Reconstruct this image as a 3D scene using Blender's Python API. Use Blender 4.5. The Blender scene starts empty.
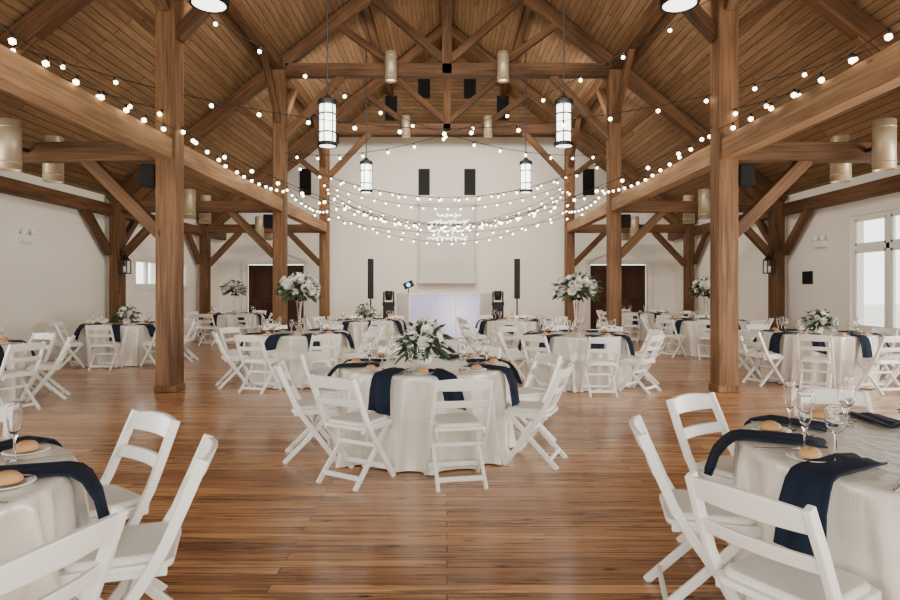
import bpy, bmesh, math, random
from mathutils import Vector, Matrix
random.seed(7)
C=bpy.context; D=bpy.data
col=C.scene.collection
F=600.0; HC=1.43
# ---------------------------------------------------------------- materials
def new_mat(name):
    m=D.materials.new(name); m.use_nodes=True
    nt=m.node_tree; b=nt.nodes['Principled BSDF']
    return m,nt,b
def simple(name,colr,rough=0.5,metal=0,emis=None,es=0,trans=0,sheen=0,bump=0,bscale=50,spec=None,vscale=None):
    m,nt,b=new_mat(name)
    b.inputs['Base Color'].default_value=(*colr,1)
    b.inputs['Roughness'].default_value=rough
    b.inputs['Metallic'].default_value=metal
    if spec is not None: b.inputs['Specular IOR Level'].default_value=spec
    if emis: 
        b.inputs['Emission Color'].default_value=(*emis,1); b.inputs['Emission Strength'].default_value=es
    if trans: b.inputs['Transmission Weight'].default_value=trans; b.inputs['IOR'].default_value=1.3
    if sheen: b.inputs['Sheen Weight'].default_value=sheen
    tc=nt.nodes.new('ShaderNodeTexCoord'); n=nt.nodes.new('ShaderNodeTexNoise')
    n.inputs['Scale'].default_value=bscale; n.inputs['Detail'].default_value=4
    if vscale:
        mp=nt.nodes.new('ShaderNodeMapping'); mp.inputs['Scale'].default_value=vscale
        nt.links.new(tc.outputs['Object'],mp.inputs[0]); nt.links.new(mp.outputs[0],n.inputs['Vector'])
    else: nt.links.new(tc.outputs['Object'],n.inputs['Vector'])
    if not trans:
        mx=nt.nodes.new('ShaderNodeMixRGB'); mx.blend_type='MULTIPLY'; mx.inputs[0].default_value=0.10
        mx.inputs[1].default_value=(*colr,1); nt.links.new(n.outputs['Fac'],mx.inputs[2])
        nt.links.new(mx.outputs[0],b.inputs['Base Color'])
    if bump:
        bp=nt.nodes.new('ShaderNodeBump'); bp.inputs['Strength'].default_value=bump; bp.inputs['Distance'].default_value=0.01
        nt.links.new(n.outputs['Fac'],bp.inputs['Height']); nt.links.new(bp.outputs[0],b.inputs['Normal'])
    return m
def timber(name,c0,c1,c2,rough=0.6):
    m,nt,b=new_mat(name); N=nt.nodes; L=nt.links
    tc=N.new('ShaderNodeTexCoord'); mp=N.new('ShaderNodeMapping'); mp.inputs['Scale'].default_value=(0.8,16,1)
    L.new(tc.outputs['UV'],mp.inputs[0])
    n=N.new('ShaderNodeTexNoise'); n.inputs['Scale'].default_value=1.6; n.inputs['Detail'].default_value=7; n.inputs['Distortion'].default_value=0.6
    L.new(mp.outputs[0],n.inputs['Vector'])
    mp2=N.new('ShaderNodeMapping'); mp2.inputs['Scale'].default_value=(0.45,2.2,1); L.new(tc.outputs['UV'],mp2.inputs[0])
    n2=N.new('ShaderNodeTexNoise'); n2.inputs['Scale'].default_value=1.1; n2.inputs['Detail'].default_value=2; L.new(mp2.outputs[0],n2.inputs['Vector'])
    ad=N.new('ShaderNodeMath'); ad.operation='MULTIPLY_ADD'; ad.inputs[1].default_value=0.5
    hl=N.new('ShaderNodeMath'); hl.operation='MULTIPLY'; hl.inputs[1].default_value=0.5
    L.new(n2.outputs['Fac'],hl.inputs[0]); L.new(n.outputs['Fac'],ad.inputs[0]); L.new(hl.outputs[0],ad.inputs[2])
    r=N.new('ShaderNodeValToRGB'); e=r.color_ramp.elements
    e[0].position=0.36; e[0].color=(*c0,1); e[1].position=0.63; e[1].color=(*c2,1)
    x=r.color_ramp.elements.new(0.5); x.color=(*c1,1)
    L.new(ad.outputs[0],r.inputs[0])
    mp3=N.new('ShaderNodeMapping'); mp3.inputs['Scale'].default_value=(1.1,3.2,1); L.new(tc.outputs['UV'],mp3.inputs[0])
    v=N.new('ShaderNodeTexVoronoi'); v.inputs['Scale'].default_value=1.2; L.new(mp3.outputs[0],v.inputs['Vector'])
    kr=N.new('ShaderNodeValToRGB'); kr.color_ramp.elements[0].position=0.03; kr.color_ramp.elements[0].color=(0.25,0.2,0.18,1); kr.color_ramp.elements[1].position=0.09
    L.new(v.outputs['Distance'],kr.inputs[0])
    mx=N.new('ShaderNodeMixRGB'); mx.blend_type='MULTIPLY'; mx.inputs[0].default_value=0.85
    L.new(r.outputs[0],mx.inputs[1]); L.new(kr.outputs[0],mx.inputs[2]); L.new(mx.outputs[0],b.inputs['Base Color'])
    b.inputs['Roughness'].default_value=rough; b.inputs['Specular IOR Level'].default_value=0.25
    bp=N.new('ShaderNodeBump'); bp.inputs['Strength'].default_value=0.25; bp.inputs['Distance'].default_value=0.01
    L.new(n.outputs['Fac'],bp.inputs['Height']); L.new(bp.outputs[0],b.inputs['Normal'])
    return m
def planks(name,cA,cB,mort,bw,rh,ms,rough,coat=0,grain=0.5,knot=0.6,coord='UV',spec=.5,kscale=(2.2,5.5,1)):
    m,nt,b=new_mat(name); N=nt.nodes; L=nt.links
    tc=N.new('ShaderNodeTexCoord'); src=tc.outputs[coord]
    br=N.new('ShaderNodeTexBrick'); br.inputs['Scale'].default_value=1; br.inputs['Brick Width'].default_value=bw
    br.inputs['Row Height'].default_value=rh; br.inputs['Mortar Size'].default_value=ms; br.inputs['Mortar Smooth'].default_value=0.2
    br.offset=0.37; br.inputs['Color1'].default_value=(*cA,1); br.inputs['Color2'].default_value=(*cB,1); br.inputs['Mortar'].default_value=(*mort,1)
    L.new(src,br.inputs['Vector'])
    mp=N.new('ShaderNodeMapping'); mp.inputs['Scale'].default_value=(1.0,24,1); L.new(src,mp.inputs[0])
    sh=N.new('ShaderNodeVectorMath'); sh.operation='MULTIPLY_ADD'; sh.inputs[1].default_value=(40,40,40)
    L.new(br.outputs['Color'],sh.inputs[0]); L.new(mp.outputs[0],sh.inputs[2])
    n=N.new('ShaderNodeTexNoise'); n.inputs['Scale'].default_value=1.4; n.inputs['Detail'].default_value=8; n.inputs['Distortion'].default_value=1.0
    L.new(sh.outputs[0],n.inputs['Vector'])
    r=N.new('ShaderNodeValToRGB'); r.color_ramp.elements[0].position=0.34; r.color_ramp.elements[0].color=(0.24,0.17,0.13,1)
    r.color_ramp.elements[1].position=0.6; r.color_ramp.elements[1].color=(1.25,1.2,1.15,1); L.new(n.outputs['Fac'],r.inputs[0])
    mx=N.new('ShaderNodeMixRGB'); mx.blend_type='MULTIPLY'; mx.inputs[0].default_value=grain
    L.new(br.outputs['Color'],mx.inputs[1]); L.new(r.outputs[0],mx.inputs[2])
    mp3=N.new('ShaderNodeMapping'); mp3.inputs['Scale'].default_value=kscale; L.new(src,mp3.inputs[0])
    v=N.new('ShaderNodeTexVoronoi'); v.inputs['Scale'].default_value=1.0; L.new(mp3.outputs[0],v.inputs['Vector'])
    kr=N.new('ShaderNodeValToRGB'); kr.color_ramp.elements[0].position=0.07; kr.color_ramp.elements[0].color=(0.08,0.045,0.03,1); kr.color_ramp.elements[1].position=0.17
    L.new(v.outputs['Distance'],kr.inputs[0])
    m2=N.new('ShaderNodeMixRGB'); m2.blend_type='MULTIPLY'; m2.inputs[0].default_value=knot
    L.new(mx.outputs[0],m2.inputs[1]); L.new(kr.outputs[0],m2.inputs[2]); L.new(m2.outputs[0],b.inputs['Base Color'])
    b.inputs['Roughness'].default_value=rough; b.inputs['Coat Weight'].default_value=coat; b.inputs['Coat Roughness'].default_value=0.15
    b.inputs['Specular IOR Level'].default_value=spec
    rr=N.new('ShaderNodeMapRange'); rr.inputs['To Min'].default_value=rough-0.06; rr.inputs['To Max'].default_value=rough+0.14
    L.new(n.outputs['Fac'],rr.inputs['Value']); L.new(rr.outputs[0],b.inputs['Roughness'])
    bp=N.new('ShaderNodeBump'); bp.inputs['Strength'].default_value=0.5; bp.inputs['Distance'].default_value=0.004
    inv=N.new('ShaderNodeMath'); inv.operation='SUBTRACT'; inv.inputs[0].default_value=1; L.new(br.outputs['Fac'],inv.inputs[1])
    L.new(inv.outputs[0],bp.inputs['Height']); L.new(bp.outputs[0],b.inputs['Normal'])
    return m
M_post=timber('post_timber',(0.060,0.028,0.012),(0.14,0.068,0.029),(0.23,0.118,0.054))
M_truss=timber('truss_timber',(0.045,0.021,0.009),(0.10,0.048,0.021),(0.17,0.085,0.038))
M_plate=timber('plate_timber',(0.14,0.074,0.034),(0.27,0.150,0.072),(0.40,0.235,0.120))
M_floor=planks('pine_floor',(0.60,0.315,0.135),(0.25,0.102,0.040),(0.03,0.012,0.006),2.3,0.088,0.0035,0.25,0.35,0.82,0.95,kscale=(3.0,8.5,1))
M_ceil=planks('ceiling_boards',(0.25,0.154,0.080),(0.185,0.111,0.056),(0.04,0.02,0.01),4.0,0.14,0.007,0.65,0,0.45,0.25,spec=.2)
M_wall=simple('wall_plaster',(0.89,0.85,0.765),0.85,bump=0.05,bscale=30)
M_trim=simple('white_trim',(0.85,0.83,0.78),0.45)
M_chair=simple('chair_resin',(0.86,0.84,0.79),0.35)
M_pad=simple('chair_vinyl',(0.80,0.77,0.71),0.45)
M_cloth=simple('satin_cloth',(0.74,0.685,0.60),0.25,bump=1.0,bscale=1,vscale=(13,13,1.5),spec=.9)
M_navy=simple('navy_napkin',(0.008,0.015,0.033),0.8,bump=0.2,bscale=300,spec=0.2)
M_black=simple('black_metal',(0.010,0.009,0.009),0.5,spec=.3)
M_blackp=simple('black_plastic',(0.010,0.010,0.011),0.8,bump=0.1,bscale=200,spec=0.2)
M_door=timber('door_wood',(0.03,0.011,0.006),(0.05,0.019,0.01),(0.075,0.03,0.015),0.45)
M_glassdark=simple('dark_window_glass',(0.008,0.008,0.009),0.6,spec=.2)
M_can=simple('can_light_metal',(0.44,0.36,0.24),0.42,metal=0.4)
M_canbot=simple('can_lamp',(0.9,0.8,0.6),0.5,emis=(1,0.82,0.6),es=6)
M_lant=simple('lantern_glass',(0.9,0.92,0.88),0.4,emis=(0.93,1.0,0.90),es=4.5)
M_bulb=simple('bulb_glass',(1,0.95,0.85),0.3,emis=(1,0.82,0.56),es=12)
M_glass=simple('clear_glass',(1,1,1),0.02,trans=1)
M_china=simple('china',(0.84,0.82,0.79),0.2)
M_bread=simple('bread_crust',(0.50,0.27,0.11),0.6,bump=0.3,bscale=60)
M_steel=simple('cutlery_steel',(0.7,0.69,0.67),0.2,metal=1)
M_petal=simple('white_petal',(0.90,0.87,0.81),0.6)
M_leaf=simple('leaf_green',(0.03,0.062,0.022),0.55,spec=0.3)
M_leaf2=simple('eucalyptus_green',(0.08,0.12,0.06),0.6,spec=0.3)
M_grass=simple('pale_gravel',(0.62,0.66,0.55),0.9,bscale=3)
M_exit=simple('exit_red',(0.6,0.03,0.02),0.5,emis=(1,0.08,0.04),es=1.5)
M_glowstroke=simple('painted_projection',(0.95,0.95,0.93),0.8,emis=(1,1,.97),es=4)  # projection glow put into the stroke material as emission
M_hood=simple('hood_plaster',(0.74,0.71,0.65),0.85,bump=0.05,bscale=30)
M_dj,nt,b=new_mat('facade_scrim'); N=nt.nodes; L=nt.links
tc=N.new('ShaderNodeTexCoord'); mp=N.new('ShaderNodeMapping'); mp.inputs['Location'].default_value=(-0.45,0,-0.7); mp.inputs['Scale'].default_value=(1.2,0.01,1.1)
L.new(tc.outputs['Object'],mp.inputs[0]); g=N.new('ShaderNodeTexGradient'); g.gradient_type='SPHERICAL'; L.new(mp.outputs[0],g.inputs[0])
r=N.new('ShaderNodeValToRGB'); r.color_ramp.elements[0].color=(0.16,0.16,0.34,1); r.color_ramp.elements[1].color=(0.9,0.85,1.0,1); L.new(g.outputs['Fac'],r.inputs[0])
L.new(r.outputs[0],b.inputs['Emission Color']); b.inputs['Emission Strength'].default_value=1.1; b.inputs['Base Color'].default_value=(0.46,0.44,0.58,1)  # bluish glow of the booth lights put into the scrim's base and emission colours

# ---------------------------------------------------------------- helpers
def obj_from_bm(bm,name,mats,smooth=False,parent=None,bevel=0,loc=None,rot=None):
    me=D.meshes.new(name); bm.to_mesh(me); bm.free()
    if not isinstance(mats,(list,tuple)): mats=[mats]
    for m in mats: me.materials.append(m)
    if smooth:
        for p in me.polygons: p.use_smooth=True
    o=D.objects.new(name,me); col.objects.link(o)
    if bevel:
        md=o.modifiers.new('bevel','BEVEL'); md.width=bevel; md.segments=1; md.limit_method='ANGLE'
    if parent: o.parent=parent
    if loc is not None: o.location=loc
    if rot is not None: o.rotation_euler=rot
    return o
def empty(name,loc=(0,0,0)):
    o=D.objects.new(name,None); o.location=loc; o.empty_display_size=0.2; col.objects.link(o); return o
def inst(src,name,loc,rz=0,parent=None,scale=None):
    o=D.objects.new(name,src.data); col.objects.link(o); o.location=loc; o.rotation_euler=(0,0,rz)
    if scale: o.scale=scale
    for md in src.modifiers:
        n=o.modifiers.new(md.name,md.type)
        if md.type=='BEVEL': n.width=md.width; n.segments=md.segments; n.limit_method=md.limit_method
    if parent: o.parent=parent
    return o
def beam(bm,p0,p1,w,h,side=None,mi=0):
    uvl=bm.loops.layers.uv.verify()
    p0=Vector(p0);p1=Vector(p1); d=(p1-p0); ln=d.length; d.normalize()
    if side is None:
        s=d.cross(Vector((0,0,1)))
        if s.length<1e-3: s=Vector((1,0,0))
    else:
        s=Vector(side); s=s-d*s.dot(d)
    s.normalize(); u=s.cross(d); u.normalize()
    vs=[]
    for p in (p0,p1):
        for a,b_ in ((-1,-1),(1,-1),(1,1),(-1,1)):
            vs.append(bm.verts.new(p+s*(a*w/2)+u*(b_*h/2)))
    ou=random.uniform(0,60); ov=random.uniform(0,60)
    per=[0,w,w+h,2*w+h,2*w+2*h]
    for i in range(4):
        j=(i+1)%4
        f=bm.faces.new((vs[i],vs[j],vs[4+j],vs[4+i])); f.material_index=mi
        for l,uv in zip(f.loops,((0,per[i]),(0,per[i+1]),(ln,per[i+1]),(ln,per[i]))): l[uvl].uv=(uv[0]+ou,uv[1]+ov)
    for k,q in ((0,(3,2,1,0)),(4,(0,1,2,3))):
        f=bm.faces.new([vs[k+t] for t in q]); f.material_index=mi
        for l,uv in zip(f.loops,((0,0),(w,0),(w,h),(0,h))): l[uvl].uv=(uv[0]*.1+ou,uv[1]+ov)
def box(bm,x0,x1,y0,y1,z0,z1,mi=0):
    dx,dy,dz=x1-x0,y1-y0,z1-z0
    cx,cy,cz=(x0+x1)/2,(y0+y1)/2,(z0+z1)/2
    if dz>=dx and dz>=dy: beam(bm,(cx,cy,z0),(cx,cy,z1),dx,dy,(1,0,0),mi)
    elif dx>=dy: beam(bm,(x0,cy,cz),(x1,cy,cz),dy,dz,(0,1,0),mi)
    else: beam(bm,(cx,y0,cz),(cx,y1,cz),dx,dz,(1,0,0),mi)
def lathe(bm,prof,seg=24,cx=0,cy=0,cz=0,mi=0,smooth=True):
    rings=[]
    for r,z in prof:
        if r<1e-5: rings.append([bm.verts.new((cx,cy,cz+z))])
        else: rings.append([bm.verts.new((cx+r*math.cos(2*math.pi*i/seg),cy+r*math.sin(2*math.pi*i/seg),cz+z)) for i in range(seg)])
    for a,b_ in zip(rings,rings[1:]):
        for i in range(seg):
            j=(i+1)%seg
            if len(a)==1 and len(b_)==1: continue
            if len(a)==1: f=bm.faces.new((a[0],b_[j],b_[i]))
            elif len(b_)==1: f=bm.faces.new((a[i],a[j],b_[0]))
            else: f=bm.faces.new((a[i],a[j],b_[j],b_[i]))
            f.material_index=mi; f.smooth=smooth
def sweep(bm,pts,side,w,h,mi=0):
    pts=[Vector(p) for p in pts]; s=Vector(side).normalized(); rings=[]
    for i,p in enumerate(pts):
        a=pts[max(i-1,0)]; b_=pts[min(i+1,len(pts)-1)]; d=(b_-a).normalized(); u=s.cross(d).normalized()
        rings.append([bm.verts.new(p+s*(x*w/2)+u*(y*h/2)) for x,y in ((-1,-1),(1,-1),(1,1),(-1,1))])
    for a,b_ in zip(rings,rings[1:]):
        for i in range(4):
            j=(i+1)%4; f=bm.faces.new((a[i],a[j],b_[j],b_[i])); f.material_index=mi
    f=bm.faces.new(rings[0][::-1]); f.material_index=mi; f=bm.faces.new(rings[-1]); f.material_index=mi

# ---------------------------------------------------------------- room
PX=3.88; OX=7.66; WX=7.95; YB=21.0; YF=-6.0
ROWS=[-2.8,2.8,8.4,13.95,19.0]
def H(x): return 9.7-0.8*abs(x)
def HCe(x): return 9.97-0.8*abs(x)
EAVE=HCe(WX)
bm=bmesh.new(); uvl=bm.loops.layers.uv.verify()
vs=[bm.verts.new(v) for v in ((-9,YF,0),(9,YF,0),(9,YB+.3,0),(-9,YB+.3,0))]
f=bm.faces.new(vs)
for l in f.loops: l[uvl].uv=(l.vert.co.x,l.vert.co.y)
ret=bmesh.ops.extrude_face_region(bm,geom=[f]); 
for v in [e for e in ret['geom'] if isinstance(e,bmesh.types.BMVert)]: v.co.z-=0.1
bmesh.ops.recalc_face_normals(bm,faces=bm.faces)
obj_from_bm(bm,'floor',M_floor)
bm=bmesh.new(); uvl=bm.loops.layers.uv.verify()
for s in (-1,1):
    pts=[(0,YF),(0,YB+.3),(s*8.6,YB+.3),(s*8.6,YF)]
    lo=[bm.verts.new((x,y,HCe(x))) for x,y in pts]; hi=[bm.verts.new((x,y,HCe(x)+0.2)) for x,y in pts]
    fs=[bm.faces.new(lo),bm.faces.new(hi[::-1])]
    for i in range(4):
        j=(i+1)%4; fs.append(bm.faces.new((lo[i],lo[j],hi[j],hi[i])))
    for f in fs:
        for l in f.loops: l[uvl].uv=(l.vert.co.y+s*3.3,l.vert.co.x*1.28)
bmesh.ops.recalc_face_normals(bm,faces=bm.faces)
obj_from_bm(bm,'ceiling',M_ceil)
def cells(u0,u1,z0,z1,holes):
    us=sorted({u0,u1,*[h[0] for h in holes],*[h[1] for h in holes]}); zs=sorted({z0,z1,*[h[2] for h in holes],*[h[3] for h in holes]})
    for a,b_ in zip(us,us[1:]):
        for c,d in zip(zs,zs[1:]):
            mu=(a+b_)/2; mz=(c+d)/2
            if not any(h[0]<mu<h[1] and h[2]<mz<h[3] for h in holes): yield a,b_,c,d
WIN_R=[(-4.4,-1.2,0.6,2.85),(0.2,3.4,0.6,2.85),(4.4,7.4,0.6,2.85),(8.95,11.8,0.62,2.85)]
WIN_L=[(-4.4,-1.2,0.6,2.85),(0.2,3.4,0.6,2.85),(4.4,7.4,0.6,2.85),(15.3,16.6,1.5,2.2),(17.0,18.3,1.5,2.2)]
for nm,s,holes in (('wall_left',-1,WIN_L),('wall_right',1,WIN_R)):
    bm=bmesh.new()
    for a,b_,c,d in cells(YF,YB,0,EAVE,holes):
        x0,x1=sorted((s*WX,s*(WX+0.25))); box(bm,x0,x1,a,b_,c,d)
    bmesh.ops.remove_doubles(bm,verts=bm.verts,dist=1e-4)
    obj_from_bm(bm,nm,M_wall)
wn=0
for s,holes in ((-1,WIN_L),(1,WIN_R)):
    for a,b_,c,d in holes:
        wn+=1; bm=bmesh.new(); xi=s*(WX+0.06); big=(d-c)>1.5
        t=0.07
        def bx(y0,y1,z0,z1,dep=0.08,mi=0):
            x0,x1=sorted((xi-s*dep/2,xi+s*dep/2)); box(bm,x0,x1,y0,y1,z0,z1,mi)
        bx(a,a+t,c,d); bx(b_-t,b_,c,d); bx(a+t,b_-t,c,c+t); bx(a+t,b_-t,d-t,d)
        n=3 if big else 2
        for i in range(1,n):
            y=a+(b_-a)*i/n; bx(y-.045,y+.045,c+t,d-t)
        if big:
            bx(a+t,b_-t,d-0.68,d-0.58)
            for i in range(n):
                y0=a+(b_-a)*i/n+.06; y1=a+(b_-a)*(i+1)/n-.06
                for z0,z1 in ((c+t,d-.68),(d-.58,d-t)):
                    bx(y0,y0+.045,z0,z1,.05); bx(y1-.045,y1,z0,z1,.05); bx(y0,y1,z0,z0+.045,.05); bx(y0,y1,z1-.045,z1,.05)
        xc=s*(WX-0.012)
        def cs(y0,y1,z0,z1):
            x0,x1=sorted((xc-.012,xc+.012)); box(bm,x0,x1,y0,y1,z0,z1)
        w=.1
        cs(a-w,a,c-w,d+w); cs(b_,b_+w,c-w,d+w); cs(a,b_,d,d+w); cs(a,b_,c-w,c)
        obj_from_bm(bm,'window_%d'%wn,M_trim)
DOORS=[(-7.0,-5.0,0,2.3),(5.0,7.0,0,2.3)]
bm=bmesh.new()
for a,b_,c,d in cells(-WX,WX,0,EAVE,DOORS): box(bm,a,b_,YB,YB+.25,c,d)
def prism(bm,poly,y0,y1,mi):
    lo=[bm.verts.new((x,y0,z)) for x,z in poly]; hi=[bm.verts.new((x,y1,z)) for x,z in poly]
    uvl=bm.loops.layers.uv.verify()
    fs=[bm.faces.new(lo),bm.faces.new(hi[::-1])]
    for i in range(len(poly)):
        j=(i+1)%len(poly); fs.append(bm.faces.new((lo[j],lo[i],hi[i],hi[j])))
    for f in fs:
        f.material_index=mi
        for l in f.loops: l[uvl].uv=(l.vert.co.x,l.vert.co.z)
ZS=6.75; xs=(9.97-ZS)/.8
prism(bm,[(-WX,EAVE),(WX,EAVE),(xs,ZS),(-xs,ZS)],YB,YB+.25,0)
prism(bm,[(-xs,ZS),(xs,ZS),(0,9.97)],YB,YB+.25,1)
bmesh.ops.recalc_face_normals(bm,faces=bm.faces)
obj_from_bm(bm,'wall_back',[M_wall,M_ceil])
bm=bmesh.new()
box(bm,-0.95,0.95,YB-.28,YB,1.75,4.35); box(bm,-1.02,1.02,YB-.33,YB,4.35,4.45); box(bm,-1.0,1.0,YB-.32,YB,1.62,1.75)
obj_from_bm(bm,'wall_hood',M_hood,bevel=0.01)
# looping glowing strokes painted in place of a light projection on the hood (plain illegible flourishes)
rd=random.Random(21); cu=D.curves.new('painted_projection_strokes','CURVE'); cu.dimensions='3D'; cu.bevel_depth=.014; cu.bevel_resolution=0
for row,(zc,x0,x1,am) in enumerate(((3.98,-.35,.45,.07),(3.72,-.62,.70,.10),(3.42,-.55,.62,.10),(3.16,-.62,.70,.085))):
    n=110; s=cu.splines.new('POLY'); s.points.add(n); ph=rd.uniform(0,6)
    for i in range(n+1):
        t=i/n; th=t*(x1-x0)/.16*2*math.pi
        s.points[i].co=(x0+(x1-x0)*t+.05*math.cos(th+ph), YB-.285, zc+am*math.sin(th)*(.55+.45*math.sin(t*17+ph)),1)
o=D.objects.new('painted_projection_strokes',cu); col.objects.link(o); cu.materials.append(M_glowstroke)
for nm,x0,x1,y0,y1 in (('baseboard_left',-WX,-WX+.02,YF,YB-.02),('baseboard_right',WX-.02,WX,YF,YB-.02)):
    bm=bmesh.new(); box(bm,x0,x1,y0,y1,0,.16); obj_from_bm(bm,nm,M_trim)
bm=bmesh.new(); box(bm,-4.8,4.8,YB-.02,YB,0,.16); obj_from_bm(bm,'baseboard_back',M_trim)
for k,(a,b_,c,d) in enumerate(DOORS):
    bm=bmesh.new(); mid=(a+b_)/2
    for x0,x1 in ((a+.03,mid-.01),(mid+.01,b_-.03)):
        box(bm,x0,x1,YB+.08,YB+.13,0.01,d-.03)
        for z0,z1 in ((.18,.95),(1.1,2.1)):
            box(bm,x0+.14,x1-.14,YB+.055,YB+.08,z0,z1)
    for x in (mid-.06,mid+.06): box(bm,x-.012,x+.012,YB+.02,YB+.05,.95,1.15,1)
    obj_from_bm(bm,'door_%d'%(k+1),[M_door,M_black],bevel=.006)
    bm=bmesh.new()
    for x0,x1 in ((a-.16,a),(b_,b_+.16)): box(bm,x0,x1,YB-.08,YB,0,d)
    n=18
    for i in range(n):
        t0,t1=i/n,(i+1)/n
        f0=lambda t:(a-.16+(b_-a+.32)*t, d+.42*math.sin(math.pi*t)**0.8 if 0<t<1 else d)
        x0,z0=f0(t0); x1,z1=f0(t1)
        beam(bm,(x0,YB-.04,z0+.05),(x1,YB-.04,z1+.05),.08,.14,(0,1,0))
    obj_from_bm(bm,'trim_%d'%(k+1),M_wall)
    ex=empty('exit_sign',(mid,YB-.06,2.98)); bm=bmesh.new(); box(bm,-.19,.19,-.03,.05,-.1,.1); obj_from_bm(bm,'sign_box',M_trim,parent=ex,bevel=.006)
    cu=D.curves.new('sign_text','FONT'); cu.body='EXIT'; cu.size=.16; cu.align_x='CENTER'; cu.align_y='CENTER'; cu.extrude=.003
    t=D.objects.new('lettering',cu); col.objects.link(t); cu.materials.append(M_exit); t.parent=ex; t.location=(0,-.036,0); t.rotation_euler=(math.pi/2,0,0)
for x,z,w,h in ((-4.95,5.17,.34,.86),(-.8,5.17,.34,.86),(.8,5.17,.34,.86),(4.95,5.17,.34,.86),(-.8,8.5,.36,.75),(.8,8.5,.36,.75),(-1.95,7.75,.36,.8),(1.95,7.75,.36,.8)):
    wn+=1; bm=bmesh.new(); box(bm,x-w/2,x+w/2,YB-.03,YB-.005,z-h/2,z+h/2,1)
    for x0,x1,z0,z1 in ((x-w/2-.03,x-w/2,z-h/2,z+h/2),(x+w/2,x+w/2+.03,z-h/2,z+h/2),(x-w/2-.03,x+w/2+.03,z+h/2,z+h/2+.03),(x-w/2-.03,x+w/2+.03,z-h/2-.03,z-h/2)):
        box(bm,x0,x1,YB-.04,YB,z0,z1,0)
    obj_from_bm(bm,'window_%d'%wn,[M_black,M_glassdark])
# ---------------------------------------------------------------- timber frame
for yr in ROWS:
    for s in (-1,1):
        bm=bmesh.new(); beam(bm,(s*PX,yr,0),(s*PX,yr,H(PX)-.1),.28,.28,(1,0,0))
        beam(bm,(s*PX,yr,0),(s*PX,yr,.10),.31,.31,(1,0,0))
        obj_from_bm(bm,'timber_post',M_post,bevel=.012)
        bm=bmesh.new(); beam(bm,(s*OX,yr,0),(s*OX,yr,H(OX)-.15),.26,.26,(1,0,0))
        obj_from_bm(bm,'wall_post',M_truss if yr>10 else M_post,bevel=.012)
        bm=bmesh.new()
        beam(bm,(s*(PX+.14),yr,3.34),(s*(OX-.13),yr,3.34),.2,.26,(0,1,0))
        beam(bm,(s*(PX+.12),yr,2.2),(s*(PX+1.15),yr,3.24),.14,.17,(0,1,0))
        beam(bm,(s*(OX-.12),yr,2.2),(s*(OX-1.1),yr,3.24),.14,.17,(0,1,0))
        beam(bm,(s*(OX-.4),yr,3.45),(s*(OX-1.9),yr,H(OX-1.9)-.1),.14,.17,(0,1,0)) 
        obj_from_bm(bm,'aisle_tie_beam',M_truss,bevel=.01)
    bm=bmesh.new()
    beam(bm,(-PX+.14,yr,6.5),(PX-.14,yr,6.5),.22,.3,(0,1,0))
    for s in (-1,1):
        beam(bm,(s*(OX+.15),yr,H(OX+.15)),(s*.02,yr,H(0)),.22,.28,(0,1,0))
        beam(bm,(s*.08,yr,6.75),(s*1.75,yr,H(1.75)-.08),.16,.18,(0,1,0))
        beam(bm,(s*(PX-.1),yr,4.95),(s*(PX-1.45),yr,6.38),.15,.18,(0,1,0))
        beam(bm,(s*1.2,yr,6.6),(s*2.55,yr,H(2.55)-.08),.15,.16,(0,1,0))
        beam(bm,(s*(PX+.1),yr,5.0),(s*(PX+1.0),yr,H(PX+1.0)-.1),.14,.17,(0,1,0))
    beam(bm,(0,yr,6.4),(0,yr,9.6),.24,.22,(1,0,0))
    obj_from_bm(bm,'timber_truss',M_truss,bevel=.012)
for s in (-1,1):
    bm=bmesh.new(); beam(bm,(s*PX,YF,3.36),(s*PX,19.14,3.36),.2,.3,(1,0,0))
    obj_from_bm(bm,'longitudinal_beam',M_plate,bevel=.012)
    bm=bmesh.new(); beam(bm,(s*PX,YF,H(PX)+.02),(s*PX,YB-.01,H(PX)+.02),.2,.26,(1,0,0))
    for yr in ROWS[1:]:
        for t in (-1,1):
            if yr>18.5 and t>0: continue
            beam(bm,(s*PX,yr+t*.12,5.3),(s*PX,yr+t*1.35,6.5),.13,.16,(1,0,0))
    obj_from_bm(bm,'purlin',M_truss,bevel=.012)
    bm=bmesh.new(); beam(bm,(s*1.95,YF,H(1.95)+.08),(s*1.95,YB-.01,H(1.95)+.08),.16,.22,(1,0,0)); obj_from_bm(bm,'purlin',M_truss,bevel=.01)
    bm=bmesh.new(); beam(bm,(s*(OX+.15),YF,3.26),(s*(OX+.15),YB-.01,3.26),.2,.26,(1,0,0))
    for yr in ROWS[1:]:
        for t in (-1,1):
            if yr>18.5 and t>0: continue
            beam(bm,(s*(OX+.12),yr+t*.12,2.25),(s*(OX+.12),yr+t*1.1,3.2),.13,.16,(1,0,0))
    obj_from_bm(bm,'eave_beam',M_truss,bevel=.01)
bm=bmesh.new(); beam(bm,(0,YF,9.62),(0,YB-.01,9.62),.18,.3,(1,0,0)); obj_from_bm(bm,'ridge_beam',M_truss,bevel=.01)
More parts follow.
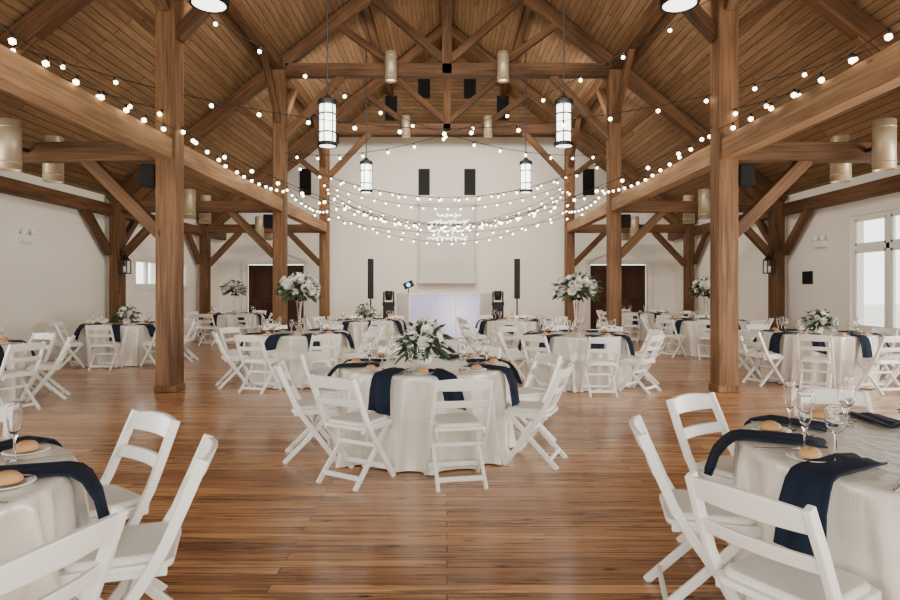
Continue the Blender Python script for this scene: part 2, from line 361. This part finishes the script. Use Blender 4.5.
# ---------------------------------------------------------------- lights fixtures
def lantern(x,y):
    ZL=4.04
    e=empty('pendant_lantern',(x,y,ZL))
    bm=bmesh.new(); lathe(bm,[(0,.045),(.15,.045),(.15,.10),(.145,.10),(.145,.84),(0,.84)],28,smooth=False); obj_from_bm(bm,'glass_shade',M_lant,parent=e)
    bm=bmesh.new()
    for z,r,h in ((.04,.178,.07),(.80,.175,.07),(.28,.158,.025),(.62,.158,.025)):
        lathe(bm,[(r-.026,z),(r,z),(r,z+h),(r-.026,z+h),(r-.026,z)],28,smooth=False)
    lathe(bm,[(0,.86),(.18,.86),(.165,.90),(.09,.93),(.05,.98),(.018,1.0),(.012,1.06),(0,1.06)],24)
    for i in range(6):
        a=i*math.pi/3+.3; beam(bm,(.158*math.cos(a),.158*math.sin(a),.08),(.158*math.cos(a),.158*math.sin(a),.84),.018,.018)
    obj_from_bm(bm,'frame',M_black,parent=e)
    bm=bmesh.new(); top=HCe(x)-ZL-.02; lathe(bm,[(.015,1.05),(.015,top-.03),(.06,top-.03),(.06,top)],10); obj_from_bm(bm,'stem',M_black,parent=e)
for y in (0.0,5.6,11.15,16.5):
    for x in (-2.22,2.17): lantern(x,y)
bm=bmesh.new(); lathe(bm,[(0,.31),(.06,.33),(.125,.33),(.135,.32),(.135,-.33),(.12,-.33),(.12,-.27)],28); lathe(bm,[(0,-.27),(.12,-.27)],28,mi=1)
for z in (-.25,.22): lathe(bm,[(.135,z),(.139,z+.005),(.139,z+.02),(.135,z+.025)],28)
can0=obj_from_bm(bm,'cylinder_downlight',[M_can,M_canbot]); first=True
def can(x,y,z):
    global first
    if first: can0.location=(x,y,z); first=False
    else: inst(can0,'cylinder_downlight',(x,y,z))
for yr in ROWS[1:]:
    for s in (-1,1):
        for t in (-1,1): can(s*5.8,yr+t*.44,3.34)
        bm=bmesh.new(); beam(bm,(0,-.305,0),(0,-.1,0),.04,.05); beam(bm,(0,.1,0),(0,.305,0),.04,.05)
        obj_from_bm(bm,'light_bracket',M_black,loc=(s*5.8,yr,3.34))
        if yr>10: can(s*1.28,yr-.26,6.5)
bm=bmesh.new(); box(bm,-.1,.1,-.11,.11,-.15,.15); lathe(bm,[(0,0),(.07,.0),(.08,.01)],16,0,0,0); 
sp0=obj_from_bm(bm,'wall_speaker',M_blackp,bevel=.015); sp0.location=(-PX-.25,8.35,3.0)
for x,y in ((PX+.25,8.35),(-PX-.25,13.9),(PX+.25,13.9)): inst(sp0,'wall_speaker',(x,y,3.0))
for s in (-1,1):
    e=empty('wall_lantern',(s*7.4,13.78,1.78))
    bm=bmesh.new()
    for z in (0,.3): box(bm,-.1,.1,-.1,.1,z,z+.025)
    for a in (-1,1):
        for b_ in (-1,1): box(bm,a*.09-.009,a*.09+.009,b_*.09-.009,b_*.09+.009,.02,.31)
    lathe(bm,[(.13,.325),(.1,.36),(.03,.42),(.012,.46),(0,.46)],4)
    beam(bm,(0,0,.44),(0,0,.52),.015,.015); beam(bm,(0,0,.52),(s*.14,.05,.52),.02,.02); beam(bm,(s*.13,.05,.4),(s*.13,.05,.6),.02,.02)
    obj_from_bm(bm,'cage',M_black,parent=e)
    bm=bmesh.new(); lathe(bm,[(0,.03),(.035,.03),(.035,.17),(0,.17)],12); obj_from_bm(bm,'candle',M_petal,parent=e)
for x,y in ((-WX+.05,11.3),(WX-.05,12.7)):
    bm=bmesh.new(); box(bm,-.05,.05,-.17,.17,-.07,.07); s=1 if x<0 else -1
    for t in (-1,1): lathe(bm,[(0,-.06),(.05,-.06),(.065,.02),(.05,.05),(0,.05)],14,s*.03,t*.12,.13)
    obj_from_bm(bm,'emergency_light',M_trim,bevel=.008,loc=(x,y,2.38))
bm=bmesh.new(); box(bm,-.02,.02,-.17,.17,-.14,.14); box(bm,-.03,-.02,-.14,.14,-.11,.11); obj_from_bm(bm,'wall_panel',M_blackp,loc=(WX-.02,13.2,1.68),bevel=.005)
# ---------------------------------------------------------------- string lights
sl=empty('string_lights')
bmB=bmesh.new(); bmS=bmesh.new(); cu=D.curves.new('wires','CURVE'); cu.dimensions='3D'; cu.bevel_depth=.006; cu.bevel_resolution=0
def strand(p0,p1,sag,sp=.5,rad=.033):
    p0=Vector(p0);p1=Vector(p1); n=28; ln=(p1-p0).length
    P=lambda t:p0.lerp(p1,t)-Vector((0,0,4*sag*t*(1-t)))
    s=cu.splines.new('POLY'); s.points.add(n)
    for i in range(n+1): s.points[i].co=(*P(i/n),1)
    k=max(2,int(ln/sp)); off=random.random()
    for i in range(k):
        t=(i+off)/k; p=P(t)
        j=random.uniform(-.02,.02)
        bmesh.ops.create_icosphere(bmB,subdivisions=1,radius=rad,matrix=Matrix.Translation(p+Vector((j,j,-.07))))
        lathe(bmS,[(0,.0),(.014,.0),(.016,-.045),(0,-.045)],6,p.x,p.y,p.z)
strand((-6.6,8.2,5.0),(0,8.9,3.8),.3,.62); strand((0,8.9,3.8),(6.6,8.2,5.0),.3,.62)
strand((-6.0,6.0,4.7),(-PX,8.3,3.9),.2,.4); strand((6.0,6.0,4.7),(PX,8.3,3.9),.2,.4)
strand((-PX,8.3,5.6),(PX,13.9,4.6),.8,.65); strand((PX,8.3,5.6),(-PX,13.9,4.6),.8,.65)
for s in (-1,1):
    strand((s*(PX-.12),2.8,3.9),(s*(PX-.16),8.25,3.62),.15,.42)
    strand((s*(PX-.16),8.4,3.72),(s*(PX-.16),13.9,3.75),.18,.42)
    strand((s*(PX-.16),13.9,3.8),(s*(PX-.16),18.9,3.95),.2,.42)
strand((-PX,8.4,3.75),(PX,18.9,4.6),1.3,.5); strand((PX,8.4,3.75),(-PX,18.9,4.6),1.3,.5)
strand((-PX,13.9,4.5),(PX,13.9,4.5),.95,.44)
strand((-PX,13.9,3.9),(PX,18.9,4.7),1.1,.44); strand((PX,13.9,3.9),(-PX,18.9,4.7),1.1,.44)
for za,sg,y in ((5.05,.75,18.8),(4.75,.75,18.8),(4.5,1.2,18.8),(4.0,1.1,18.7)): strand((-PX,y,za),(PX,y,za),sg,.38,.037)
strand((-PX,16.5,3.6),(PX,16.5,3.6),.62,.4)
w=D.objects.new('wires',cu); col.objects.link(w); cu.materials.append(M_black); w.parent=sl
obj_from_bm(bmB,'bulbs',M_bulb,smooth=True,parent=sl); obj_from_bm(bmS,'sockets',M_black,parent=sl)
# ---------------------------------------------------------------- chair
def make_chair():
    bm=bmesh.new(); W=.205
    for s in (-1,1):
        pts=[(s*(W-.012),-.275,.80),(s*(W-.004),-.215,.66),(s*W,-.145,.50),(s*W,-.075,.38),(s*W,.06,.19),(s*W,.20,.0)]
        sweep(bm,pts,(1,0,0),.026,.042)
        sweep(bm,[(s*(W-.032),.17,.415),(s*(W-.032),-.03,.2),(s*(W-.032),-.23,.0)],(1,0,0),.024,.038)
        beam(bm,(s*(W-.03),-.15,.405),(s*(W-.03),.2,.415),.022,.04,(1,0,0))
    def rail(z0,yc,h,bow,th=.02,top=0):
        n=10; rings=[]
        for i in range(n+1):
            t=i/n*2-1; x=t*W; y=yc-bow*(1-t*t); hh=h+top*(1-t*t)
            tilt=-.42
            rings.append([bm.verts.new((x,y+dy+dz*tilt,z0+dz)) for dy,dz in ((-th/2,0),(th/2,0),(th/2,hh),(-th/2,hh))])
        for a,b_ in zip(rings,rings[1:]):
            for i in range(4):
                j=(i+1)%4; bm.faces.new((a[i],b_[i],b_[j],a[j]))
        bm.faces.new(rings[0]); bm.faces.new(rings[-1][::-1])
    rail(.715,-.238,.075,.03,.024,.018)
    rail(.585,-.182,.055,.026)
    def slab(x,y0,y1,z0,z1,mi,rr=.05):
        n=5; pl=[]
        for cx,cy,a0 in ((x-rr,y1-rr,0),(-x+rr,y1-rr,90),(-x+rr,y0+rr,180),(x-rr,y0+rr,270)):
            for i in range(n+1):
                a=math.radians(a0+90*i/n); pl.append((cx+rr*math.cos(a),cy+rr*math.sin(a)))
        lo=[bm.verts.new((a,b_,z0)) for a,b_ in pl]; hi=[bm.verts.new((a,b_,z1)) for a,b_ in pl]
        k=[bm.verts.new((a*.93,(b_-(y0+y1)/2)*.93+(y0+y1)/2,z1+(.012 if mi else .0))) for a,b_ in pl]
        f=[bm.faces.new(lo[::-1]),bm.faces.new(k)]
        for A,B in ((lo,hi),(hi,k)):
            for i in range(len(pl)):
                j=(i+1)%len(pl); f.append(bm.faces.new((A[i],A[j],B[j],B[i])))
        for q in f: q.material_index=mi
    slab(.188,-.17,.215,.412,.437,0); slab(.172,-.15,.195,.437,.452,1)
    beam(bm,(-W,.135,.09),(W,.135,.09),.02,.035,(0,1,0)); beam(bm,(-W+.03,-.17,.07),(W-.03,-.17,.07),.02,.035,(0,1,0))
    beam(bm,(-W,-.0,.275),(W,-.0,.275),.018,.03,(0,1,0))
    bmesh.ops.recalc_face_normals(bm,faces=bm.faces)
    o=obj_from_bm(bm,'folding_chair',[M_chair,M_pad]); md=o.modifiers.new('bevel','BEVEL'); md.width=.005; md.segments=2; md.limit_method='ANGLE'
    return o
chair0=make_chair(); chair_used=False
def chair(cx,cy,ang,dist=.98,twist=0):
    global chair_used
    a=math.radians(ang); x=cx+dist*math.cos(a); y=cy+dist*math.sin(a)
    rz=a+math.pi/2+math.radians(twist)
    if not chair_used:
        chair0.location=(x,y,0); chair0.rotation_euler=(0,0,rz); chair_used=True
    else: inst(chair0,'folding_chair',(x,y,0),rz)
# ---------------------------------------------------------------- table
TR=.76; TZ=.75
def make_cloth(seed):
    rd=random.Random(seed); bm=bmesh.new(); S=280
    cs=[]; a=0
    while a<2*math.pi-.12:
        w=rd.uniform(.13,.36); cs.append((a+w/2,w,rd.uniform(.5,1.35),rd.uniform(-.16,.16))); a+=w
    def fold(a,t):
        v=0
        for c,w,amp,dr in cs:
            d=(a-c-dr*t+math.pi)%(2*math.pi)-math.pi
            v+=amp*math.exp(-(d/(w*.21))**2)
        return v
    rings=[]
    prof=[(.3,0),(.6,0),(.72,0),(.75,.002),(.760,.012)]
    vc=bm.verts.new((0,0,TZ))
    for r,dz in prof:
        rings.append([bm.verts.new((r*math.cos(2*math.pi*i/S),r*math.sin(2*math.pi*i/S),TZ-dz)) for i in range(S)])
    for t in (.04,.1,.2,.32,.45,.58,.7,.82,.92,1.0):
        ring=[]
        for i in range(S):
            a=2*math.pi*i/S; w=fold(a,t)
            r=.755-.03*t+.10*(t**.5)*w*(.9)+(.018 if t==1 else 0)
            ring.append(bm.verts.new((r*math.cos(a),r*math.sin(a),TZ-.012-(TZ-.022)*t)))
        rings.append(ring)
    for i in range(S): bm.faces.new((vc,rings[0][i],rings[0][(i+1)%S]))
    for A,B in zip(rings,rings[1:]):
        for i in range(S):
            j=(i+1)%S; bm.faces.new((A[i],B[i],B[j],A[j]))
    bmesh.ops.recalc_face_normals(bm,faces=bm.faces)
    return bm
cloth_me=[]
for k in range(4):
    bm=make_cloth(k+3); me=D.meshes.new('tablecloth'); bm.to_mesh(me); bm.free(); me.materials.append(M_cloth)
    for p in me.polygons: p.use_smooth=True
    cloth_me.append(me)
def make_napkin(hang,skew,wd,seed):
    rd=random.Random(seed); bm=bmesh.new()
    path=[(.42,TZ+.008),(.5,TZ+.013),(.62,TZ+.010),(.74,TZ+.009),(.785,TZ-.002),(.815,TZ-.03)]
    for f in (.3,.65,1.0): path.append((.835+.05*f,TZ-.03-(hang-.03)*f))
    rows=[]; n=12; ph=rd.uniform(0,6)
    for k,(r,z) in enumerate(path):
        row=[]; kk=max(0,k-4)/4
        for i in range(n+1):
            t=i/n*2-1; y=t*wd*(1+.12*kk-(.15 if k==0 else 0))+skew*(k/8-.5)
            rr=math.sqrt(max(r*r-y*y,0)) if r>.74 else r+ (0.01*math.sin(t*3+ph) if k==0 else 0)
            row.append(bm.verts.new((rr+ .012*kk*math.sin(t*5+ph),y,z+(.004*math.sin(t*6+k*.8+ph) if k<4 else 0)-(.025*t*math.sin(ph) if k==8 else 0))))
        rows.append(row)
    for A,B in zip(rows,rows[1:]):
        for i in range(n): bm.faces.new((A[i],B[i],B[i+1],A[i+1]))
    bmesh.ops.recalc_face_normals(bm,faces=bm.faces)
    return obj_from_bm(bm,'napkin',M_navy,smooth=True)
def solid_copy(o,th):
    md=o.modifiers.new('solid','SOLIDIFY'); md.thickness=th; md.offset=1
    dg=C.evaluated_depsgraph_get(); me=D.meshes.new_from_object(o.evaluated_get(dg)); o.modifiers.clear(); o.data=me
naps=[make_napkin(.27,.05,.082,1),make_napkin(.19,-.08,.09,2),make_napkin(.33,-.03,.078,3),make_napkin(.23,.10,.075,4)]
for o in naps: solid_copy(o,.008)
def proto(name,prof,mat,seg=24):
    bm=bmesh.new(); lathe(bm,prof,seg); bmesh.ops.recalc_face_normals(bm,faces=bm.faces); return obj_from_bm(bm,name,mat,smooth=True)
def rim(r,z,dr=.001):
    return [(r+.0006,z-.004),(r+.0002,z-.001),(r-dr/2,z),(r-dr-.0002,z-.001),(r-dr+.0004,z-.004)]
wine0=proto('wine_glass',[(0,0),(.032,0),(.034,.0008),(.034,.0025),(.032,.0035),(.012,.006),(.006,.012),(.0045,.022),(.0045,.083),(.006,.09),(.014,.098),(.028,.11),(.036,.125),(.040,.145),(.039,.168),(.037,.185)]+rim(.034,.205)+[(.036,.185),(.038,.168),(.039,.145),(.035,.126),(.027,.112),(.013,.1),(.004,.097),(0,.0965)],M_glass)
flute0=proto('champagne_flute',[(0,0),(.029,0),(.031,.0008),(.031,.0025),(.029,.0035),(.010,.006),(.005,.012),(.004,.022),(.004,.08),(.006,.092),(.012,.104),(.020,.125),(.0245,.145),(.027,.18),(.026,.21)]+rim(.024,.235)+[(.025,.21),(.026,.18),(.0235,.146),(.019,.127),(.011,.107),(.004,.101),(0,.1)],M_glass)
plate0=proto('bread_plate',[(0,.002),(.05,.002),(.055,.005),(.085,.013),(.086,.016),(.055,.009),(.05,.006),(0,.006)],M_china,28)
bm=bmesh.new(); bmesh.ops.create_uvsphere(bm,u_segments=18,v_segments=12,radius=.042)
for v in bm.verts:
    if v.co.z<0: v.co.z*=.35
    v.co.x*=1.15; v.co.z*=.85; v.co.z+=.013
    v.co.z-=.006*math.exp(-(v.co.y/.006)**2) if v.co.z>.03 else 0
bread0=obj_from_bm(bm,'bread_roll',M_bread,smooth=True)
bm=bmesh.new()
beam(bm,(-.09,0,.004),(.03,0,.006),.012,.003,(0,1,0)); beam(bm,(.03,0,.006),(.05,0,.005),.022,.003,(0,1,0))
for k in (-1.5,-.5,.5,1.5): beam(bm,(.05,k*.006,.005),(.095,k*.006,.009),.0035,.003,(0,1,0))
fork0=obj_from_bm(bm,'fork',M_steel)
protos=dict(nap0=naps[0],nap1=naps[1],nap2=naps[2],nap3=naps[3],wine=wine0,flute=flute0,plate=plate0,bread=bread0,fork=fork0); used=set()
def put(key,loc,rz=0):
    o=protos[key]
    if key not in used:
        used.add(key); o.location=loc; o.rotation_euler=(0,0,rz); return o
    return inst(o,o.name.split('.')[0],loc,rz)
def flower(bm,c,nrm,R,rd):
    q=nrm.to_track_quat('Z','Y').to_matrix()
    for ring,(n,tilt,sc) in enumerate(((7,1.25,1.0),(6,.85,.85),(4,.4,.6))):
        for i in range(n):
            a=2*math.pi*i/n+ring*.5+rd.uniform(-.1,.1); g=[]
            for u in range(4):
                row=[]
                for v in (-1,0,1):
                    tt=u/3; r=R*sc*tt; wdt=R*sc*.66*math.sin(math.pi*min(.15+tt*.68,1))
                    ang=tilt*(1-.25*tt)
                    x=r*math.sin(ang); z=r*math.cos(ang)+ .12*R*abs(v)*tt
                    y=v*wdt
                    p=Vector((x*math.cos(a)-y*math.sin(a),x*math.sin(a)+y*math.cos(a),z))
                    row.append(bm.verts.new(c+q@p))
                g.append(row)
            for A,B in zip(g,g[1:]):
                for k in range(2):
                    f=bm.faces.new((A[k],A[k+1],B[k+1],B[k])); f.smooth=True
def leaf(bm,c,dirv,Ln,Wd,mi,rd):
    d=dirv.normalized(); s=d.cross(Vector((rd.uniform(-1,1),rd.uniform(-1,1),1))).normalized(); n=s.cross(d)
    pr=None
    for k,(t,w) in enumerate(((0,.08),(.3,.8),(.6,1),(.85,.55),(1,.03))):
        p=c+d*Ln*t-Vector((0,0,.35*Ln*t*t)); row=[bm.verts.new(p-s*Wd*w),bm.verts.new(p-n*Wd*.25*w),bm.verts.new(p+s*Wd*w)]
        if pr:
            for q in range(2):
                f=bm.faces.new((pr[q],pr[q+1],row[q+1],row[q])); f.material_index=mi; f.smooth=True
        pr=row
def bouquet_mesh(name,R,flat,nf,nl,fr,seed,llen=.10,lw=.016):
    rd=random.Random(seed); bm=bmesh.new()
    for i in range(nf):
        u=-.3+1.28*(i+.5)/nf; a=i*2.39996+rd.uniform(-.3,.3); s=math.sqrt(max(0,1-u*u))
        d=Vector((s*math.cos(a),s*math.sin(a),u*flat)); rr=R*rd.uniform(.7,1.0)
        flower(bm,Vector((d.x*rr,d.y*rr,d.z*rr)),d.normalized(),fr*rd.uniform(.65,1.2),rd)
    for i in range(nl):
        u=rd.uniform(-.6,1); a=rd.uniform(0,6.28); s=math.sqrt(max(0,1-u*u))
        d=Vector((s*math.cos(a),s*math.sin(a),u*flat)); leaf(bm,d*R*rd.uniform(.4,.95),d+Vector((0,0,.1)),llen*rd.uniform(.6,1.35),lw*rd.uniform(.7,1.3),rd.choice([1,1,2]),rd)
    me=D.meshes.new(name); bm.to_mesh(me); bm.free()
    for m in (M_petal,M_leaf,M_leaf2): me.materials.append(m)
    return me
low_me=[bouquet_mesh('blooms',.15,.85,16,190,.050,k,.105) for k in (1,2)]
tall_me=[bouquet_mesh('blooms',.26,.85,36,240,.078,k,.14,.022) for k in (11,12)]
def low_centre(x,y,k=0,sc=1):
    e=empty('flower_centerpiece',(x,y,TZ)); 
    bm=bmesh.new(); lathe(bm,[(0,.001),(.05,.001),(.065,.03),(.075,.1),(.07,.1),(.058,.03),(0,.02)],20); o=obj_from_bm(bm,'bowl',M_china,smooth=True,parent=e); o.scale=(min(sc,1),)*3
    o=D.objects.new('blooms',low_me[k%2]); col.objects.link(o); o.parent=e; o.location=(0,0,.18*sc); o.scale=(1.1*sc,1.1*sc,1.15*sc); o.rotation_euler=(0,0,k*1.3)
def tall_centre(x,y,k=0,sc=1.08,h=.55):
    e=empty('tall_flower_centerpiece',(x,y,TZ))
    bm=bmesh.new(); lathe(bm,[(0,.002),(.085,.002),(.08,.012),(.022,.03),(.02,.1),(.024,.25),(.045,h-.08),(.075,h),(.072,h),(.041,h-.08),(.02,.25),(.016,.1),(.0,.05)],24); bmesh.ops.recalc_face_normals(bm,faces=bm.faces); obj_from_bm(bm,'trumpet_vase',M_glass,smooth=True,parent=e)
    o=D.objects.new('blooms',tall_me[k%2]); col.objects.link(o); o.parent=e; o.location=(0,0,h+.12*sc); o.scale=(sc,sc,sc*.9); o.rotation_euler=(0,0,k)
tcount=0
def table(x,y,off,chairs=None,centre='low',detail=1,dist=.98,n=8,napoff=0,kk=0,csc=1):
    global tcount
    e=empty('round_table',(x,y,0))
    o=D.objects.new('tablecloth',cloth_me[tcount%4]); col.objects.link(o); o.parent=e; o.rotation_euler=(0,0,tcount*1.1)
    bm=bmesh.new(); lathe(bm,[(0,.70),(.72,.70),(.72,.735),(0,.735)],40); lathe(bm,[(0,.0),(.3,.0),(.3,.03),(.04,.06),(.04,.70)],20); obj_from_bm(bm,'table_base',M_door,parent=e)
    tcount+=1
    if chairs is None: chairs=[(off+i*360/n+random.uniform(-3,3),dist+random.uniform(-.02,.05),random.uniform(-7,7)) for i in range(n)]
    for a,dd,tw in chairs: chair(x,y,a,dd,tw)
    for i in range(n):
        ar=math.radians(off+i*360/n+napoff)
        put('nap%d'%((i*3+tcount)%4),(x,y,0.0),ar+random.uniform(-.09,.09))
        rr=.56; b_=ar+.30; gx,gy=x+rr*math.cos(b_),y+rr*math.sin(b_)
        put('flute' if detail else 'wine',(gx,gy,TZ+.001))
        if detail:
            b2=ar+.44; put('wine',(x+.48*math.cos(b2),y+.48*math.sin(b2),TZ+.001))
        b3=ar-.30; pl=(x+.62*math.cos(b3),y+.62*math.sin(b3),TZ+.001); put('plate',pl); put('bread',(pl[0],pl[1],TZ+.0075),b3+.6)
        if detail: 
            b4=ar+.24; put('fork',(x+.66*math.cos(b4),y+.66*math.sin(b4),TZ+.002),b4+math.pi)
    if centre=='low': low_centre(x,y,kk,csc)
    elif centre=='tall': tall_centre(x,y,kk)
table(-2.13,2.0,-30,[(57,.93,-4),(19,.96,0),(-24,.96,8),(110,1.0,0)],'low',1,napoff=8,csc=.6)
table(2.05,2.5,122,[(120,.93,3),(166,.92,0),(208,1.0,4),(75,1.0,0)],'low',1,napoff=-4,csc=.6)
table(-.2,5.42,-72,None,'low',1,.98,kk=1,csc=1.1)
table(-2.3,9.35,-60,None,'tall',1,.98,kk=0)
table(1.96,9.1,-85,None,'tall',1,.98,kk=1)
table(5.75,9.3,-75,None,'low',1,1.0,kk=1)
table(-6.1,7.3,-60,None,'low',1,1.0)
table(-6.25,11.7,-80,None,'low',0,1.0,kk=1)
table(-1.75,13.0,-70,None,'low',0,1.0)
table(1.5,13.1,-60,None,'none',0,1.0)
table(-5.8,16.3,-60,None,'tall',0,1.0,kk=1)
table(5.7,13.2,-65,None,'tall',0,1.0)
table(5.6,17.0,-80,None,'none',0,1.0)
# ---------------------------------------------------------------- DJ booth
e=empty('dj_booth',(-.08,17.5,0))
bm=bmesh.new(); box(bm,-1.0,1.0,-.02,.0,0.03,1.27); obj_from_bm(bm,'facade_panel',M_dj,parent=e)
bm=bmesh.new()
for x0,x1,y0,y1 in ((-1.03,-.99,-.04,.02),(.99,1.03,-.04,.02),(-.35,-.32,-.035,-.02),(.32,.35,-.035,-.02)): box(bm,x0,x1,y0,y1,0,1.3)
box(bm,-1.03,1.03,-.04,.02,1.27,1.31); box(bm,-1.03,1.03,-.04,.02,0,.04)
for s in (-1,1): beam(bm,(s*1.03,.0,.66),(s*1.42,.42,.66),.02,1.28)
obj_from_bm(bm,'facade_frame',M_trim,parent=e,bevel=.004)
bm=bmesh.new(); box(bm,-.9,.9,.15,.8,.86,.92)
for x in (-.85,.85):
    for y in (.2,.75): box(bm,x-.02,x+.02,y-.02,y+.02,0,.86)
box(bm,-.5,.5,.3,.65,.92,1.0); box(bm,.3,.33,.5,.75,1.0,1.25)
obj_from_bm(bm,'console_table',M_blackp,parent=e)
for xs_,xm in ((-2.2,-1.66),(2.02,1.45)):
    e=empty('column_speaker',(xs_,17.3,0)); bm=bmesh.new()
    box(bm,-.25,.25,-.25,.25,0,.58); lathe(bm,[(.15,0),(.16,.01),(.12,.02),(0,.02)],20,0,0,.58)
    obj_from_bm(bm,'subwoofer',M_blackp,parent=e,bevel=.02)
    bm=bmesh.new(); lathe(bm,[(.022,.58),(.022,1.3)],12); box(bm,-.08,.08,-.07,.07,1.15,2.3); box(bm,-.07,.07,-.076,-.07,1.18,2.27)
    obj_from_bm(bm,'column_array',M_black,parent=e,bevel=.01)
    e=empty('moving_head_light',(xm,17.1,0)); bm=bmesh.new()
    box(bm,-.15,.15,-.16,.16,0,.95); box(bm,-.2,.2,-.2,.2,0,.03); box(bm,-.17,.17,-.13,.13,.95,1.06)
    for t in (-1,1): box(bm,t*.14-.02,t*.14+.02,-.05,.05,1.06,1.36)
    lathe(bm,[(0,-.14),(.09,-.14),(.11,0),(.11,.12),(.09,.13),(0,.1)],16,0,0,1.25)
    obj_from_bm(bm,'body',M_black,parent=e,bevel=.008)
e=empty('stage_wash_light',(-1.2,18.7,0)); bm=bmesh.new(); lathe(bm,[(.015,0),(.015,1.55)],10)
for k in range(3):
    a=k*2.1; beam(bm,(0,0,.35),(.25*math.cos(a),.25*math.sin(a),.01),.015,.015)
beam(bm,(-.14,0,1.5),(.14,0,1.62),.12,.2); obj_from_bm(bm,'stand',M_black,parent=e)
bm=bmesh.new(); lathe(bm,[(0,0),(.06,0)],14,0,0,0); obj_from_bm(bm,'lens',simple('lens_glow',(.2,.4,1),.3,emis=(.2,.5,1),es=4),parent=e,loc=(0,-.085,1.56),rot=(math.pi/2,0,0))
# ---------------------------------------------------------------- outside
bm=bmesh.new(); box(bm,-60,60,-60,60,-.35,-.12); obj_from_bm(bm,'ground',M_grass)
wd=D.worlds.new('sky'); C.scene.world=wd; wd.use_nodes=True; nt=wd.node_tree; bg=nt.nodes['Background']
bg.inputs[0].default_value=(.97,1,.96,1); bg.inputs[1].default_value=3.4
# ---------------------------------------------------------------- daylight and added fill
def area(name,loc,rot,sx,sy,e,colr=(1,.91,.80)):
    l=D.lights.new(name,'AREA'); l.shape='RECTANGLE'; l.size=sx; l.size_y=sy; l.energy=e; l.color=colr
    o=D.objects.new(name,l); col.objects.link(o); o.location=loc; o.rotation_euler=rot; return o
area('daylight_front',(0,-5.8,3.0),(math.radians(88),0,0),14,5.0,430)
for s,k in ((-1,.7),(1,1.3)):
    for yc in (-2.8,1.8,5.9):
        area('daylight_window',(s*(WX+.2),yc,1.75),(0,math.radians(90)*s,0),2.1,3.0,430*k,(1,.94,.86))
area('added_fill',(0,14.3,6.1),(math.radians(70),0,0),7,.5,480)  # added fill to brighten the far end, not a fixture of the hall
area('added_fill',(0,8.8,6.1),(math.radians(60),0,0),7,.5,420)  # second added fill, also aimed down the hall
# ---------------------------------------------------------------- camera
cam=D.cameras.new('camera'); co=D.objects.new('camera',cam); col.objects.link(co)
co.location=(0,0,HC); co.rotation_euler=(math.radians(90),0,0); cam.sensor_width=36; cam.lens=24
cam.shift_y=-11/900; cam.shift_x=3/900; cam.clip_start=.05
C.scene.camera=co
